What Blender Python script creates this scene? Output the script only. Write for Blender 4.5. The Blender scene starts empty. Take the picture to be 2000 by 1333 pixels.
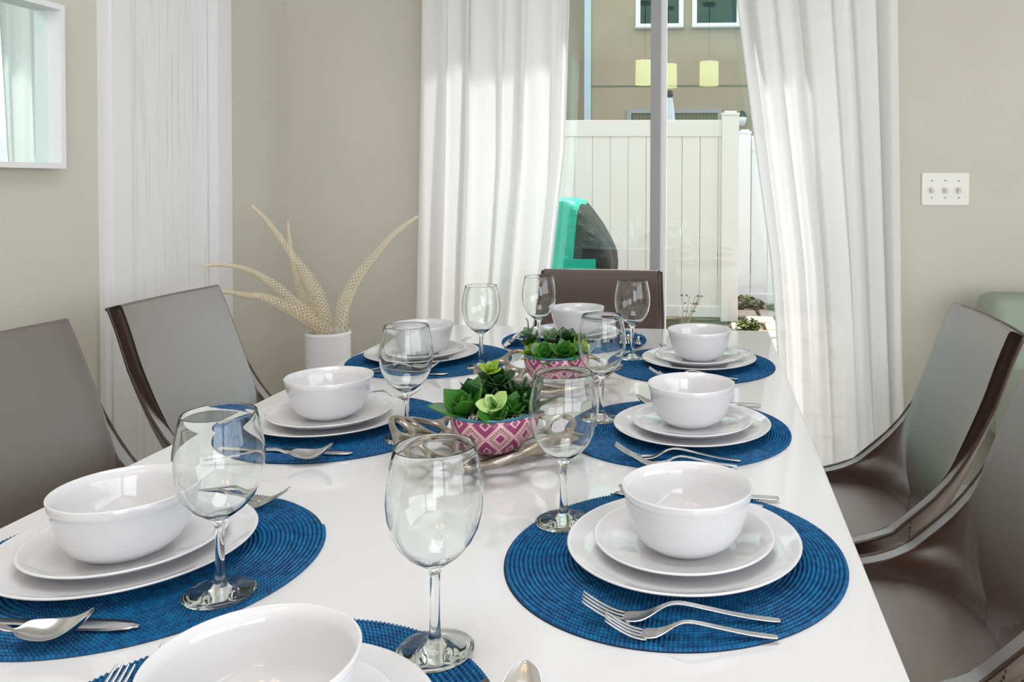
import bpy, bmesh, math, random
from mathutils import Vector, Matrix
from mathutils.geometry import delaunay_2d_cdt
PI = math.pi
S = bpy.context.scene
COL = S.collection
D = bpy.data
random.seed(7)

# ------------------------------------------------------------------ camera
cam = D.objects.new('camera', D.cameras.new('camera')); COL.objects.link(cam)
yaw, pitch, roll = -0.0831, -0.0217, 0.0045
fw = Vector((math.sin(yaw)*math.cos(pitch), math.cos(yaw)*math.cos(pitch), math.sin(pitch)))
r0 = Vector((math.cos(yaw), -math.sin(yaw), 0)); u0 = r0.cross(fw)
r1 = math.cos(roll)*r0 + math.sin(roll)*u0; u1 = -math.sin(roll)*r0 + math.cos(roll)*u0
M = Matrix((r1, u1, -fw)).transposed().to_4x4(); M.translation = Vector((0, 0, 1.1675))
cam.matrix_world = M
cam.data.sensor_width = 36; cam.data.lens = 1589.6/2000*36
cam.data.shift_x = (1000-1250.7)/2000; cam.data.shift_y = (390.8-666.5)/2000
cam.data.clip_start = 0.02
S.camera = cam

# ------------------------------------------------------------------ light
S.view_settings.view_transform = 'Standard'; S.view_settings.look = 'None'
S.view_settings.exposure = 0.0; S.view_settings.gamma = 1; S.view_settings.use_curve_mapping = False
S.cycles.use_denoising = True
S.cycles.max_bounces = 14; S.cycles.transmission_bounces = 12; S.cycles.transparent_max_bounces = 16
S.cycles.diffuse_bounces = 5; S.cycles.glossy_bounces = 5
S.cycles.sample_clamp_indirect = 6.0
w = D.worlds.new('sky'); S.world = w; w.use_nodes = True
bg = w.node_tree.nodes['Background']; bg.inputs[0].default_value = (0.90, 0.96, 1.0, 1); bg.inputs[1].default_value = 1.9

def area(name, loc, rot, sx, sy, power, color=(1, 1, 1)):
    l = D.lights.new(name, 'AREA'); l.shape = 'RECTANGLE'; l.size = sx; l.size_y = sy; l.energy = power; l.color = color
    o = D.objects.new(name, l); COL.objects.link(o); o.location = loc; o.rotation_euler = rot; return o
sun = D.lights.new('sun', 'SUN'); sun.energy = 9.0; sun.angle = 0.05; sun.color = (1, .96, .9)
so = D.objects.new('sun', sun); COL.objects.link(so); so.rotation_euler = Vector((0.40, 0.60, 1.25)).to_track_quat('Z', 'Y').to_euler()
# added fill lights out of view: at the right, behind the camera and overhead
area('fill_light_right', (3.15, -0.9, 1.35), (0, PI/2, 0), 1.9, 4.0, 76, (.90, .95, 1))
area('fill_light_behind', (2.0, -3.42, 1.35), (PI/2, 0, 0), 2.2, 1.9, 62, (.90, .95, 1))
area('ceiling_fill_light', (-.3, 0.6, 2.545), (0, 0, 0), 1.1, 1.1, 19, (.96, .98, 1))

# ------------------------------------------------------------------ materials
def lin(c):
    return tuple(((v/255)/12.92 if v/255 <= .04045 else ((v/255+.055)/1.055)**2.4) for v in c)+(1,)
def mat(name, rgb, rough=.5, metal=0, coat=0, spec=.5, bump=None, var=None, **kw):
    m = D.materials.new(name); m.use_nodes = True; nt = m.node_tree; b = nt.nodes['Principled BSDF']
    c = lin(rgb) if max(rgb) > 1 else tuple(rgb)+(1,)
    b.inputs['Base Color'].default_value = c; b.inputs['Roughness'].default_value = rough
    b.inputs['Metallic'].default_value = metal; b.inputs['Coat Weight'].default_value = coat
    b.inputs['Specular IOR Level'].default_value = spec
    for k, v in kw.items(): b.inputs[k.replace('_', ' ')].default_value = v
    if bump or var:
        tc = nt.nodes.new('ShaderNodeTexCoord'); mp = nt.nodes.new('ShaderNodeMapping'); nt.links.new(tc.outputs['Object'], mp.inputs[0])
        no = nt.nodes.new('ShaderNodeTexNoise'); no.inputs['Detail'].default_value = 5
        nt.links.new(mp.outputs[0], no.inputs['Vector'])
        if bump:
            sc, st, dist = bump[0], bump[1], bump[2]
            if isinstance(sc, tuple): mp.inputs['Scale'].default_value = sc; no.inputs['Scale'].default_value = 1
            else: no.inputs['Scale'].default_value = sc
            bp = nt.nodes.new('ShaderNodeBump'); bp.inputs['Strength'].default_value = st; bp.inputs['Distance'].default_value = dist
            nt.links.new(no.outputs['Fac'], bp.inputs['Height']); nt.links.new(bp.outputs[0], b.inputs['Normal'])
        if var:
            n2 = nt.nodes.new('ShaderNodeTexNoise'); n2.inputs['Scale'].default_value = var[1]; n2.inputs['Detail'].default_value = 4
            nt.links.new(tc.outputs['Object'], n2.inputs['Vector'])
            rp = nt.nodes.new('ShaderNodeValToRGB'); rp.color_ramp.elements[0].position = .35; rp.color_ramp.elements[1].position = .65
            rp.color_ramp.elements[0].color = c; rp.color_ramp.elements[1].color = lin(var[0])
            nt.links.new(n2.outputs['Fac'], rp.inputs[0]); nt.links.new(rp.outputs[0], b.inputs['Base Color'])
    return m
def N(m, t, **kw):
    n = m.node_tree.nodes.new(t)
    for k, v in kw.items(): setattr(n, k, v)
    return n
def L(m, a, b): m.node_tree.links.new(a, b)
def mth(m, op, a, b=None, c=None):
    n = N(m, 'ShaderNodeMath', operation=op)
    for i, v in enumerate((a, b, c)):
        if v is None: continue
        if isinstance(v, (int, float)): n.inputs[i].default_value = v
        else: L(m, v, n.inputs[i])
    return n.outputs[0]

WALL = mat('wall_paint', (204, 201, 190), .85, bump=(55, .3, .003), var=((200, 197, 187), 3))
CEIL = mat('ceiling_paint', (235, 235, 230), .9)
FLOOR = mat('floor_tile', (190, 180, 165), .35, var=((175, 165, 150), 4))
WHITE = mat('white_paint', (228, 228, 230), .45)
GRAIN = mat('white_grained_door', (226, 226, 228), .5, bump=((130, 130, 2.5), .4, .002))
nd_ = GRAIN.node_tree; no_ = [n for n in nd_.nodes if n.bl_idname == 'ShaderNodeTexNoise'][0]; rr_ = nd_.nodes.new('ShaderNodeValToRGB')
rr_.color_ramp.elements[0].position = .36; rr_.color_ramp.elements[0].color = lin((217, 217, 220)); rr_.color_ramp.elements[1].position = .46; rr_.color_ramp.elements[1].color = lin((232, 232, 234))
nd_.links.new(no_.outputs['Fac'], rr_.inputs[0]); nd_.links.new(rr_.outputs[0], nd_.nodes['Principled BSDF'].inputs['Base Color'])
LACQ = mat('white_lacquer', (222, 222, 226), .06, coat=.3)
CERAM = mat('white_ceramic', (218, 218, 222), .1, coat=.4)
STEEL = mat('brushed_steel', (.62, .62, .63), .2, metal=1)
LEATH = mat('brown_leather', (58, 36, 26), .42, spec=.3, bump=(260, .2, .001))
def satin(m, rough, k, top):
    # satin finish: the sheen of coated leather grows with the viewing angle
    b = m.node_tree.nodes['Principled BSDF']; lw = N(m, 'ShaderNodeLayerWeight'); lw.inputs['Blend'].default_value = .5
    f = mth(m, 'MINIMUM', mth(m, 'MULTIPLY', mth(m, 'POWER', lw.outputs['Facing'], 1.25), k), top)
    g_ = N(m, 'ShaderNodeBsdfGlossy'); g_.inputs['Color'].default_value = (.95, .93, .93, 1); g_.inputs['Roughness'].default_value = rough
    mx_ = N(m, 'ShaderNodeMixShader'); L(m, f, mx_.inputs[0]); L(m, b.outputs[0], mx_.inputs[1]); L(m, g_.outputs[0], mx_.inputs[2])
    L(m, mx_.outputs[0], m.node_tree.nodes['Material Output'].inputs[0])
satin(LEATH, .36, 1.0, .30)
LEATHD = mat('dark_brown_piping', (52, 33, 25), .3, spec=.6)
WOOD = mat('dark_wood', (50, 36, 28), .4)
SILV = mat('champagne_metal', (.46, .41, .35), .36, metal=.9, bump=(45, .5, .004), var=((150, 138, 122), 30))
GRAV = mat('grey_gravel', (205, 200, 190), .9)
SOIL = mat('dark_soil', (40, 34, 26), .95)
LACE = mat('dried_beige_fibre', (226, 214, 186), .8)
VASEM = mat('matte_white_ceramic', (235, 236, 240), .45)
ALU = mat('grey_aluminium', (148, 149, 152), .45)
STUC = mat('beige_stucco', (168, 153, 132), .95, bump=(12, .4, .03), var=((157, 142, 121), .8))
VINYL = mat('cream_vinyl', (226, 222, 216), .5)
VINYLW = mat('white_vinyl', (236, 236, 240), .5)
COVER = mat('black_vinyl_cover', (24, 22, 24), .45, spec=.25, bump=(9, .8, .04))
PANE = mat('dark_house_glass', (2, 20, 38), .05, spec=.12)
BLIND = mat('tan_blinds', (110, 100, 78), .7)
STONE = mat('pinkish_paver', (190, 174, 158), .85, bump=(25, .5, .02), var=((172, 156, 142), 6))
SOILG = mat('garden_soil', (60, 50, 38), .95, var=((86, 78, 50), 8))
SAGE = mat('sage_fabric', (150, 160, 145), .9, bump=(180, .3, .003))
BLACK = mat('black_metal', (20, 20, 22), .4)
UMB = mat('pale_umbrella_fabric', (205, 216, 226), .8)
HEDGE = mat('garden_leaf', (62, 84, 30), .6, var=((130, 140, 60), 14))
TWIG = mat('dry_twig', (150, 130, 100), .8)
RUST = mat('rusty_leaf', (110, 70, 50), .7)
G1 = mat('succulent_green', (34, 88, 18), .32, var=((62, 124, 34), 30), spec=.5)
G2 = mat('succulent_dark_green', (16, 48, 18), .3, var=((32, 80, 26), 30))
G3 = mat('succulent_pale_green', (150, 186, 112), .4, var=((176, 206, 130), 40))
G4 = mat('succulent_lime', (148, 172, 40), .4, var=((110, 150, 40), 40))
G5 = mat('succulent_grey_green', (84, 118, 84), .45, var=((110, 140, 104), 40))
BLUER = mat('blue_glazed_rim', (52, 118, 140), .25)
SWITCH = mat('ivory_plastic', (228, 227, 222), .35)
MIRROR = mat('mirror_glass', (.80, .93, .89), .01, metal=1)

# black cover: bright reflections in the door glass, painted on it as teal areas
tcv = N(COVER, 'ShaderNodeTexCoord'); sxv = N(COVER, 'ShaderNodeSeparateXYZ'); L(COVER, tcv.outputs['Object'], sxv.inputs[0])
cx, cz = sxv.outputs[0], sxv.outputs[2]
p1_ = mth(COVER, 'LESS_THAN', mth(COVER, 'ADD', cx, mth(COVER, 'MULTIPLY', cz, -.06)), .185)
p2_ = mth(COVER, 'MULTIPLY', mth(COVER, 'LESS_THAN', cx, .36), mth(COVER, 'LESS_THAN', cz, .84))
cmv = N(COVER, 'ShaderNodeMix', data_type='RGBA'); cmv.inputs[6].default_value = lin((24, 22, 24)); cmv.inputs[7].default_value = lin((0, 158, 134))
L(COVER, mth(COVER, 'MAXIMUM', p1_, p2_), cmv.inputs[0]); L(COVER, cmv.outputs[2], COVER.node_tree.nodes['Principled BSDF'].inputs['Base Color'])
# blue braided mat
MATB = mat('blue_braided_fibre', (0, 66, 116), .48, spec=.3, var=((2, 100, 152), 120))
MATD = mat('navy_backing', (4, 30, 62), .8)
# wine glass
GLASS = D.materials.new('clear_glass'); GLASS.use_nodes = True
nt = GLASS.node_tree; nt.nodes.remove(nt.nodes['Principled BSDF'])
g = nt.nodes.new('ShaderNodeBsdfGlass'); g.inputs['IOR'].default_value = 1.42; g.inputs['Roughness'].default_value = 0
g.inputs['Color'].default_value = (.985, .995, .99, 1)
nt.links.new(g.outputs[0], nt.nodes['Material Output'].inputs[0])
# window glass: a real pane that lets light through and mirrors with a green low-e tint
WGL = D.materials.new('green_tinted_window_glass'); WGL.use_nodes = True
nt = WGL.node_tree; nt.nodes.remove(nt.nodes['Principled BSDF'])
tr = nt.nodes.new('ShaderNodeBsdfTransparent'); tr.inputs[0].default_value = (.97, .965, .97, 1)
gl = nt.nodes.new('ShaderNodeBsdfGlossy'); gl.inputs['Color'].default_value = (.5, 1, .86, 1); gl.inputs['Roughness'].default_value = 0.01
mx = nt.nodes.new('ShaderNodeMixShader'); mx.inputs[0].default_value = .10
nt.links.new(tr.outputs[0], mx.inputs[1]); nt.links.new(gl.outputs[0], mx.inputs[2]); nt.links.new(mx.outputs[0], nt.nodes['Material Output'].inputs[0])
# sheer linen
CURT = D.materials.new('white_sheer_linen'); CURT.use_nodes = True
nt = CURT.node_tree; nt.nodes.remove(nt.nodes['Principled BSDF'])
df = nt.nodes.new('ShaderNodeBsdfDiffuse'); df.inputs[0].default_value = (.86, .86, .87, 1)
tl = nt.nodes.new('ShaderNodeBsdfTranslucent'); tl.inputs[0].default_value = (.88, .88, .88, 1)
tp = nt.nodes.new('ShaderNodeBsdfTransparent')
m1 = nt.nodes.new('ShaderNodeMixShader'); m1.inputs[0].default_value = .34
m2 = nt.nodes.new('ShaderNodeMixShader'); m2.inputs[0].default_value = .05
nt.links.new(df.outputs[0], m1.inputs[1]); nt.links.new(tl.outputs[0], m1.inputs[2])
nt.links.new(m1.outputs[0], m2.inputs[1]); nt.links.new(tp.outputs[0], m2.inputs[2]); nt.links.new(m2.outputs[0], nt.nodes['Material Output'].inputs[0])
tc = nt.nodes.new('ShaderNodeTexCoord'); mp = nt.nodes.new('ShaderNodeMapping'); mp.inputs['Scale'].default_value = (260, 260, 18)
mp2 = nt.nodes.new('ShaderNodeMapping'); mp2.inputs['Scale'].default_value = (18, 18, 260)
n1 = nt.nodes.new('ShaderNodeTexNoise'); n1.inputs['Scale'].default_value = 1; n2 = nt.nodes.new('ShaderNodeTexNoise'); n2.inputs['Scale'].default_value = 1
ad = nt.nodes.new('ShaderNodeMath'); bp = nt.nodes.new('ShaderNodeBump'); bp.inputs['Strength'].default_value = .25; bp.inputs['Distance'].default_value = .002
nt.links.new(tc.outputs['Object'], mp.inputs[0]); nt.links.new(tc.outputs['Object'], mp2.inputs[0])
nt.links.new(mp.outputs[0], n1.inputs['Vector']); nt.links.new(mp2.outputs[0], n2.inputs['Vector'])
nt.links.new(n1.outputs['Fac'], ad.inputs[0]); nt.links.new(n2.outputs['Fac'], ad.inputs[1]); nt.links.new(ad.outputs[0], bp.inputs['Height'])
nt.links.new(bp.outputs[0], df.inputs['Normal']); nt.links.new(bp.outputs[0], tl.inputs['Normal'])
# lamp shade
SHADE = mat('lit_lamp_shade', (250, 225, 150), .8); b = SHADE.node_tree.nodes['Principled BSDF']
b.inputs['Emission Color'].default_value = (1, .60, .34, 1); b.inputs['Emission Strength'].default_value = 4.0
DIFF = mat('lit_diffuser', (255, 250, 240), .8); b = DIFF.node_tree.nodes['Principled BSDF']
b.inputs['Emission Color'].default_value = (1, .97, .92, 1); b.inputs['Emission Strength'].default_value = 2.0
# printed pot: pink ikat diamonds, from the UV laid round the pot
POT = mat('pink_ikat_glaze', (150, 70, 118), .3); b = POT.node_tree.nodes['Principled BSDF']
uv = N(POT, 'ShaderNodeUVMap'); sx = N(POT, 'ShaderNodeSeparateXYZ'); L(POT, uv.outputs[0], sx.inputs[0])
X, Y = sx.outputs[0], sx.outputs[1]
nz = N(POT, 'ShaderNodeTexNoise'); nz.inputs['Scale'].default_value = 20; L(POT, uv.outputs[0], nz.inputs['Vector'])
wob = mth(POT, 'MULTIPLY', mth(POT, 'SUBTRACT', nz.outputs['Fac'], .5), .03)
fx = mth(POT, 'ABSOLUTE', mth(POT, 'SUBTRACT', mth(POT, 'FRACT', X), .5)); fy = mth(POT, 'ABSOLUTE', mth(POT, 'SUBTRACT', mth(POT, 'FRACT', Y), .5))
d = mth(POT, 'ADD', mth(POT, 'ADD', fx, fy), wob)
def band(lo, hi): return mth(POT, 'MULTIPLY', mth(POT, 'GREATER_THAN', d, lo), mth(POT, 'LESS_THAN', d, hi))
cream = mth(POT, 'ADD', mth(POT, 'ADD', band(.17, .27), band(.30, .56)), band(.80, .88))
dash = mth(POT, 'LESS_THAN', mth(POT, 'FRACT', mth(POT, 'MULTIPLY', mth(POT, 'SUBTRACT', fx, fy), 8)), .5)
dots = mth(POT, 'MULTIPLY', dash, band(.33, .42))
cm = N(POT, 'ShaderNodeMix', data_type='RGBA'); cm.inputs[6].default_value = lin((150, 62, 112)); cm.inputs[7].default_value = lin((220, 182, 184))
L(POT, mth(POT, 'MINIMUM', cream, 1), cm.inputs[0])
cd = N(POT, 'ShaderNodeMix', data_type='RGBA'); L(POT, cm.outputs[2], cd.inputs[6]); cd.inputs[7].default_value = lin((112, 62, 78)); L(POT, dots, cd.inputs[0])
L(POT, cd.outputs[2], b.inputs['Base Color'])

# ------------------------------------------------------------------ helpers
def obj(name, me, m=None, parent=None, loc=(0, 0, 0), rot=(0, 0, 0), smooth=False):
    if isinstance(me, bmesh.types.BMesh):
        bm = me; me = D.meshes.new(name); bmesh.ops.recalc_face_normals(bm, faces=bm.faces); bm.to_mesh(me); bm.free()
    if m and not me.materials: me.materials.append(m)
    if smooth: me.polygons.foreach_set('use_smooth', [True]*len(me.polygons))
    o = D.objects.new(name, me); COL.objects.link(o); o.location = loc; o.rotation_euler = rot
    if parent: o.parent = parent
    return o
def empty(name, loc=(0, 0, 0), rz=0):
    o = D.objects.new(name, None); COL.objects.link(o); o.location = loc; o.rotation_euler = (0, 0, rz); o.empty_display_size = .05; return o
def tag(o, label, cat, group=None, kind=None):
    if label: o['label'] = label
    if cat: o['category'] = cat
    if group: o['group'] = group
    if kind: o['kind'] = kind
    return o
def struct(o): o['kind'] = 'structure'; return o
def dup(root, loc, rz=0, **kw):
    r = root.copy(); COL.objects.link(r); r.location = loc; r.rotation_euler = (0, 0, rz)
    for ch in list(root.children):
        c = ch.copy(); COL.objects.link(c); c.parent = r
        for gc in list(ch.children):
            e = gc.copy(); COL.objects.link(e); e.parent = c
    if kw: tag(r, **kw)
    return r
def box(bm, a, b, M=None):
    vs = [bm.verts.new((x, y, z)) for x in (a[0], b[0]) for y in (a[1], b[1]) for z in (a[2], b[2])]
    if M is not None:
        for v in vs: v.co = M @ v.co
    for f in ((0, 1, 3, 2), (4, 6, 7, 5), (0, 4, 5, 1), (2, 3, 7, 6), (0, 2, 6, 4), (1, 5, 7, 3)): bm.faces.new([vs[i] for i in f])
    return vs
def boxo(name, a, b, m, parent=None, bevel=0):
    bm = bmesh.new(); box(bm, a, b)
    if bevel: bmesh.ops.bevel(bm, geom=bm.edges[:], offset=bevel, segments=3, affect='EDGES', profile=.5)
    return obj(name, bm, m, parent, smooth=False)
def lathe(prof, seg=64, closed=False, caps=True):
    bm = bmesh.new(); rings = []
    for r, z in prof:
        if r < 1e-6: rings.append([bm.verts.new((0, 0, z))])
        else: rings.append([bm.verts.new((r*math.cos(2*PI*i/seg), r*math.sin(2*PI*i/seg), z)) for i in range(seg)])
    pairs = list(zip(rings, rings[1:]))
    if closed: pairs.append((rings[-1], rings[0]))
    for A, B in pairs:
        for i in range(seg):
            j = (i+1) % seg
            q = [A[i % len(A)], A[j % len(A)], B[j % len(B)], B[i % len(B)]]
            q = list(dict.fromkeys(q))
            if len(q) > 2: bm.faces.new(q)
    return bm
def spline(pts, n):
    P = [Vector(p) for p in pts]; P = [2*P[0]-P[1]]+P+[2*P[-1]-P[-2]]; out = []
    k = len(P)-3
    for i in range(n+1):
        t = i/n*k; s = min(int(t), k-1); t -= s
        a, b, c, d = P[s:s+4]
        out.append(.5*((2*b)+(c-a)*t+(2*a-5*b+4*c-d)*t*t+(3*b-a-3*c+d)*t**3))
    return out
def frames(path):
    T = [(path[min(i+1, len(path)-1)]-path[max(i-1, 0)]).normalized() for i in range(len(path))]
    up = Vector((0, 0, 1)) if abs(T[0].z) < .9 else Vector((1, 0, 0))
    n = (up-up.dot(T[0])*T[0]).normalized(); F = []
    for t in T:
        n = (n-n.dot(t)*t).normalized(); F.append((t, n, t.cross(n)))
    return F
def tube(bm, path, rad, seg=8, cap=True, flat=1):
    path = [Vector(p) for p in path]; F = frames(path); R = []
    for i, (p, (t, n, b)) in enumerate(zip(path, F)):
        r = rad(i/(len(path)-1)) if callable(rad) else rad
        R.append([bm.verts.new(p+r*(math.cos(2*PI*k/seg)*n*flat+math.sin(2*PI*k/seg)*b)) for k in range(seg)])
    for A, B in zip(R, R[1:]):
        for k in range(seg): bm.faces.new((A[k], A[(k+1) % seg], B[(k+1) % seg], B[k]))
    if cap: bm.faces.new(R[0][::-1]); bm.faces.new(R[-1])
def grid(P, closeu=False):
    bm = bmesh.new(); V = [[bm.verts.new(p) for p in row] for row in P]
    for A, B in zip(V, V[1:]):
        n = len(A)
        for k in range(n if closeu else n-1): bm.faces.new((A[k], A[(k+1) % n], B[(k+1) % n], B[k]))
    return bm
def interp(T, x):
    if x <= T[0][0]: return T[0][1]
    for (a, fa), (b, fb) in zip(T, T[1:]):
        if x <= b:
            t = (x-a)/(b-a); return fa+(fb-fa)*t
    return T[-1][1]

# ------------------------------------------------------------------ room shell
XL, XR, YB, YF, H = -1.58, 3.2, 2.95, -3.5, 2.6
DX0, DX1, DH = -1.0, 0.60, 2.06
struct(boxo('floor', (XL-.1, YF-.1, -.05), (XR+.1, YB+.12, 0), FLOOR))
struct(boxo('ceiling', (XL-.1, YF-.1, H), (XR+.1, YB+.15, H+.1), CEIL))
bm = bmesh.new(); box(bm, (XL-.1, YF, 0), (XL, 2.016, H)); box(bm, (XL-.1, 2.536, 0), (XL, YB+.12, H)); box(bm, (XL-.1, 2.016, 2.1), (XL, 2.536, H)); struct(obj('wall_left', bm, WALL))
bm = bmesh.new(); box(bm, (XL, YB, 0), (DX0, YB+.12, H)); box(bm, (DX1, YB, 0), (XR, YB+.12, H)); box(bm, (DX0, YB, DH), (DX1, YB+.12, H)); struct(obj('wall_back', bm, WALL))
bm = bmesh.new(); box(bm, (XR, YF, 0), (XR+.1, -2.9, H)); box(bm, (XR, 1.15, 0), (XR+.1, YB+.12, H)); box(bm, (XR, -2.9, 0), (XR+.1, 1.15, .4)); box(bm, (XR, -2.9, 2.3), (XR+.1, 1.15, H)); struct(obj('wall_right', bm, WALL))
bm = bmesh.new(); box(bm, (XL-.1, YF-.1, 0), (XR+.1, YF, .4)); box(bm, (XL-.1, YF-.1, 2.3), (XR+.1, YF, H)); box(bm, (XL-.1, YF-.1, .4), (.9, YF, 2.3)); box(bm, (3.1, YF-.1, .4), (XR+.1, YF, 2.3)); struct(obj('wall_front', bm, WALL))
w2 = struct(boxo('blank_board_right', (XR+.04, -2.9, .4), (XR+.06, 1.15, 2.3), WHITE))  # blank white board in an unseen opening, added behind the right fill light
w3 = struct(boxo('blank_board_front', (.9, YF-.06, .4), (3.1, YF-.04, 2.3), WHITE))  # second blank board, added behind the fill light in the front wall
# baseboards
struct(boxo('baseboard_back', (.61, YB-.015, 0), (XR, YB, .1), WHITE))
bm = bmesh.new(); box(bm, (XL, YF, 0), (XL+.015, 1.94, .1)); box(bm, (XL, 2.61, 0), (XL+.015, YB, .1)); struct(obj('baseboard_left', bm, WHITE))
# narrow closet door in the left wall with its casing
dr = struct(boxo('door_2', (XL-.05, 2.078, .01), (XL-.012, 2.4755, 2.055), GRAIN))
boxo('door_stop', (XL-.09, 2.07, .01), (XL-.052, 2.495, 2.07), WHITE, dr)
for n, a, b in (('trim_1', 1.99, 2.086), ('trim_2', 2.478, 2.565)):
    bm = bmesh.new(); box(bm, (XL-.06, a+(0.026 if n == 'trim_1' else 0), 0), (XL+.022, b-(0 if n == 'trim_1' else .026), 2.14)); box(bm, (XL, a+.002, 0), (XL+.016, b-.002, 2.138))
    struct(obj(n, bm, WHITE))
struct(boxo('trim_3', (XL-.06, 2.05, 2.055), (XL+.02, 2.5, 2.15), WHITE))

# sliding glass door
dd = struct(boxo('door_1', (DX0, YB+.02, -.02), (DX1, YB+.11, .03), ALU))
bm = bmesh.new()
box(bm, (DX0, YB+.015, .03), (DX0+.04, YB+.11, DH)); box(bm, (DX1-.04, YB+.015, .03), (DX1, YB+.11, DH)); box(bm, (DX0, YB+.015, DH-.05), (DX1, YB+.11, DH))
obj('door_frame', bm, WHITE, dd)
def leaf(x0, x1, y, m_in, name, side):
    bm = bmesh.new(); t = .05
    box(bm, (x0, y-.016, .03), (x0+.05, y+.016, DH-.05)) if side != 'L' else None
    if side == 'L':
        box(bm, (x0, y-.016, .03), (x0+.05, y+.016, DH-.05))
        box(bm, (x1-.036, y-.016, .03), (x1, y+.016, DH-.05))
    else:
        box(bm, (x1-.05, y-.016, .03), (x1, y+.016, DH-.05))
    box(bm, (x0, y-.015, .03), (x1, y+.015, .1)); box(bm, (x0, y-.015, DH-.1), (x1, y+.015, DH-.05))
    o = obj(name, bm, m_in, dd)
    boxo('pane', (x0+.03, y-.003, .08), (x1-.02, y+.003, DH-.08), WGL, o)
leaf(DX0+.04, -.176, YB+.04, ALU, 'left_sash', 'L')
leaf(-.205, DX1-.04, YB+.08, WHITE, 'right_sash', 'R')

# light switch: three gangs
sw = empty('light_switch', (.832, YB, 1.148)); tag(sw, 'white triple toggle light switch plate on the wall right of the curtains', 'light switch')
bm = bmesh.new(); box(bm, (-.0815, -.006, -.057), (.0815, 0, .057)); bmesh.ops.bevel(bm, geom=bm.edges[:], offset=.002, segments=2, affect='EDGES'); obj('cover_plate', bm, SWITCH, sw)
for k in (-1, 0, 1):
    bm = bmesh.new(); box(bm, (-.005, -.016, -.002), (.005, 0, .012), Matrix.Rotation(.5, 4, 'X')); obj('toggle', bm, SWITCH, sw, (k*.046, -.004, -.004))
    for s in (-1, 1):
        bm = bmesh.new(); bmesh.ops.create_cone(bm, cap_ends=True, segments=12, radius1=.0032, radius2=.0028, depth=.002); obj('screw', bm, ALU, sw, (k*.046, -.0068, s*.03), (PI/2, 0, 0))

# framed mirror
mr = empty('wall_mirror', (XL, 1.5, 1.38)); tag(mr, 'square mirror in a deep white box frame on the left wall', 'mirror')
y0, y1, z0, z1 = -.235, .339, -.186, .205
bm = bmesh.new(); t = .013
box(bm, (0, y0, z0), (.04, y0+t, z1)); box(bm, (0, y1-t, z0), (.04, y1, z1)); box(bm, (0, y0+t, z0), (.04, y1-t, z0+t)); box(bm, (0, y0+t, z1-t), (.04, y1-t, z1))
obj('frame', bm, WHITE, mr); boxo('mirror_glass', (.001, y0+t, z0+t), (.006, y1-t, z1-t), MIRROR, mr)

# ------------------------------------------------------------------ curtains
def curtain(name, xin, xout, label, folds, amp, seed, slant=0, waves=()):
    rnd = random.Random(seed); ph = [rnd.uniform(0, 6.28) for _ in range(5)]
    NU, NZ = 260, 70; P = []
    for k in range(NZ+1):
        z = .012+(2.36-.012)*k/NZ; s = 1-z/2.36; row = []
        xi = interp(xin, z); xo = interp(xout, z)
        for i in range(NU+1):
            u = i/NU; v = u+slant*s*(u*(1-u))
            a = 2*PI*folds*u+.9*math.sin(2*PI*u*2.3+ph[0])+.35*math.sin(2.2*s+ph[1]+5*u)
            A = amp*(.75+.35*math.sin(2*PI*u*3.1+ph[2]))*(1+.25*s)
            y = A*math.sin(a)+.012*math.sin(2*a+ph[3]+2*s)+.01*math.sin(2*PI*u*1.3+3*s)+.004*math.sin(37*u+9*s+ph[4])
            x = xi+(xo-xi)*v+.018*math.sin(a*1+1.3)*(xo-xi)/.5*min(1, 8*u, 8*(1-u))
            row.append((x, 2.845+y, z))
        P.append(row)
    o = obj('curtain_panel', grid(P), CURT, None, smooth=True)
    t = empty(name, (.5*(P[0][0][0]+P[0][-1][0]), 2.845, 0)); tag(t, label, 'curtain', 'sheer curtains at the sliding door')
    o.parent = t; o.location = -t.location
    bm = bmesh.new(); tube(bm, [Vector(p)+Vector((0, -.002, 0)) for p in [r[0 if seed % 2 else -1] for r in P]], .0028, 6); h = obj('side_hem', bm, CURT, o, smooth=True)
    return t
curtain('sheer_curtain', [(0, -.64), (.65, -.584), (1.27, -.512), (1.8, -.495), (2.36, -.48)], [(0, -1.045), (.65, -1.034), (1.27, -1.027), (1.8, -1.019), (2.36, -1.01)],
        'white sheer linen curtain hanging left of the glass door beside the vase', 5, .026, 3)
curtain('sheer_curtain', [(0, .27), (.2, .265), (.65, .24), (.9, .22), (1.27, .167), (1.8, .096), (2.36, .06)], [(0, .68), (.65, .66), (1.27, .648), (1.8, .637), (2.36, .635)],
        'white sheer linen curtain hanging right of the glass door beside the light switch', 6, .028, 11, slant=.35)
cr = empty('curtain_rod', (-.19, 2.845, 2.385)); tag(cr, 'thin white curtain rod above the glass door', 'curtain rod')
bm = bmesh.new(); tube(bm, [(-1.1, 0, 0), (1.1, 0, 0)], .011, 14); obj('rod', bm, WHITE, cr, smooth=True)
for s in (-1, 1):
    bm = bmesh.new(); bmesh.ops.create_uvsphere(bm, u_segments=16, v_segments=10, radius=.022); obj('finial', bm, WHITE, cr, (s*1.11, 0, 0), smooth=True)
    boxo('bracket', (s*1.0-.006, 0, -.03), (s*1.0+.006, .105, -.008), WHITE, cr)

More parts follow.
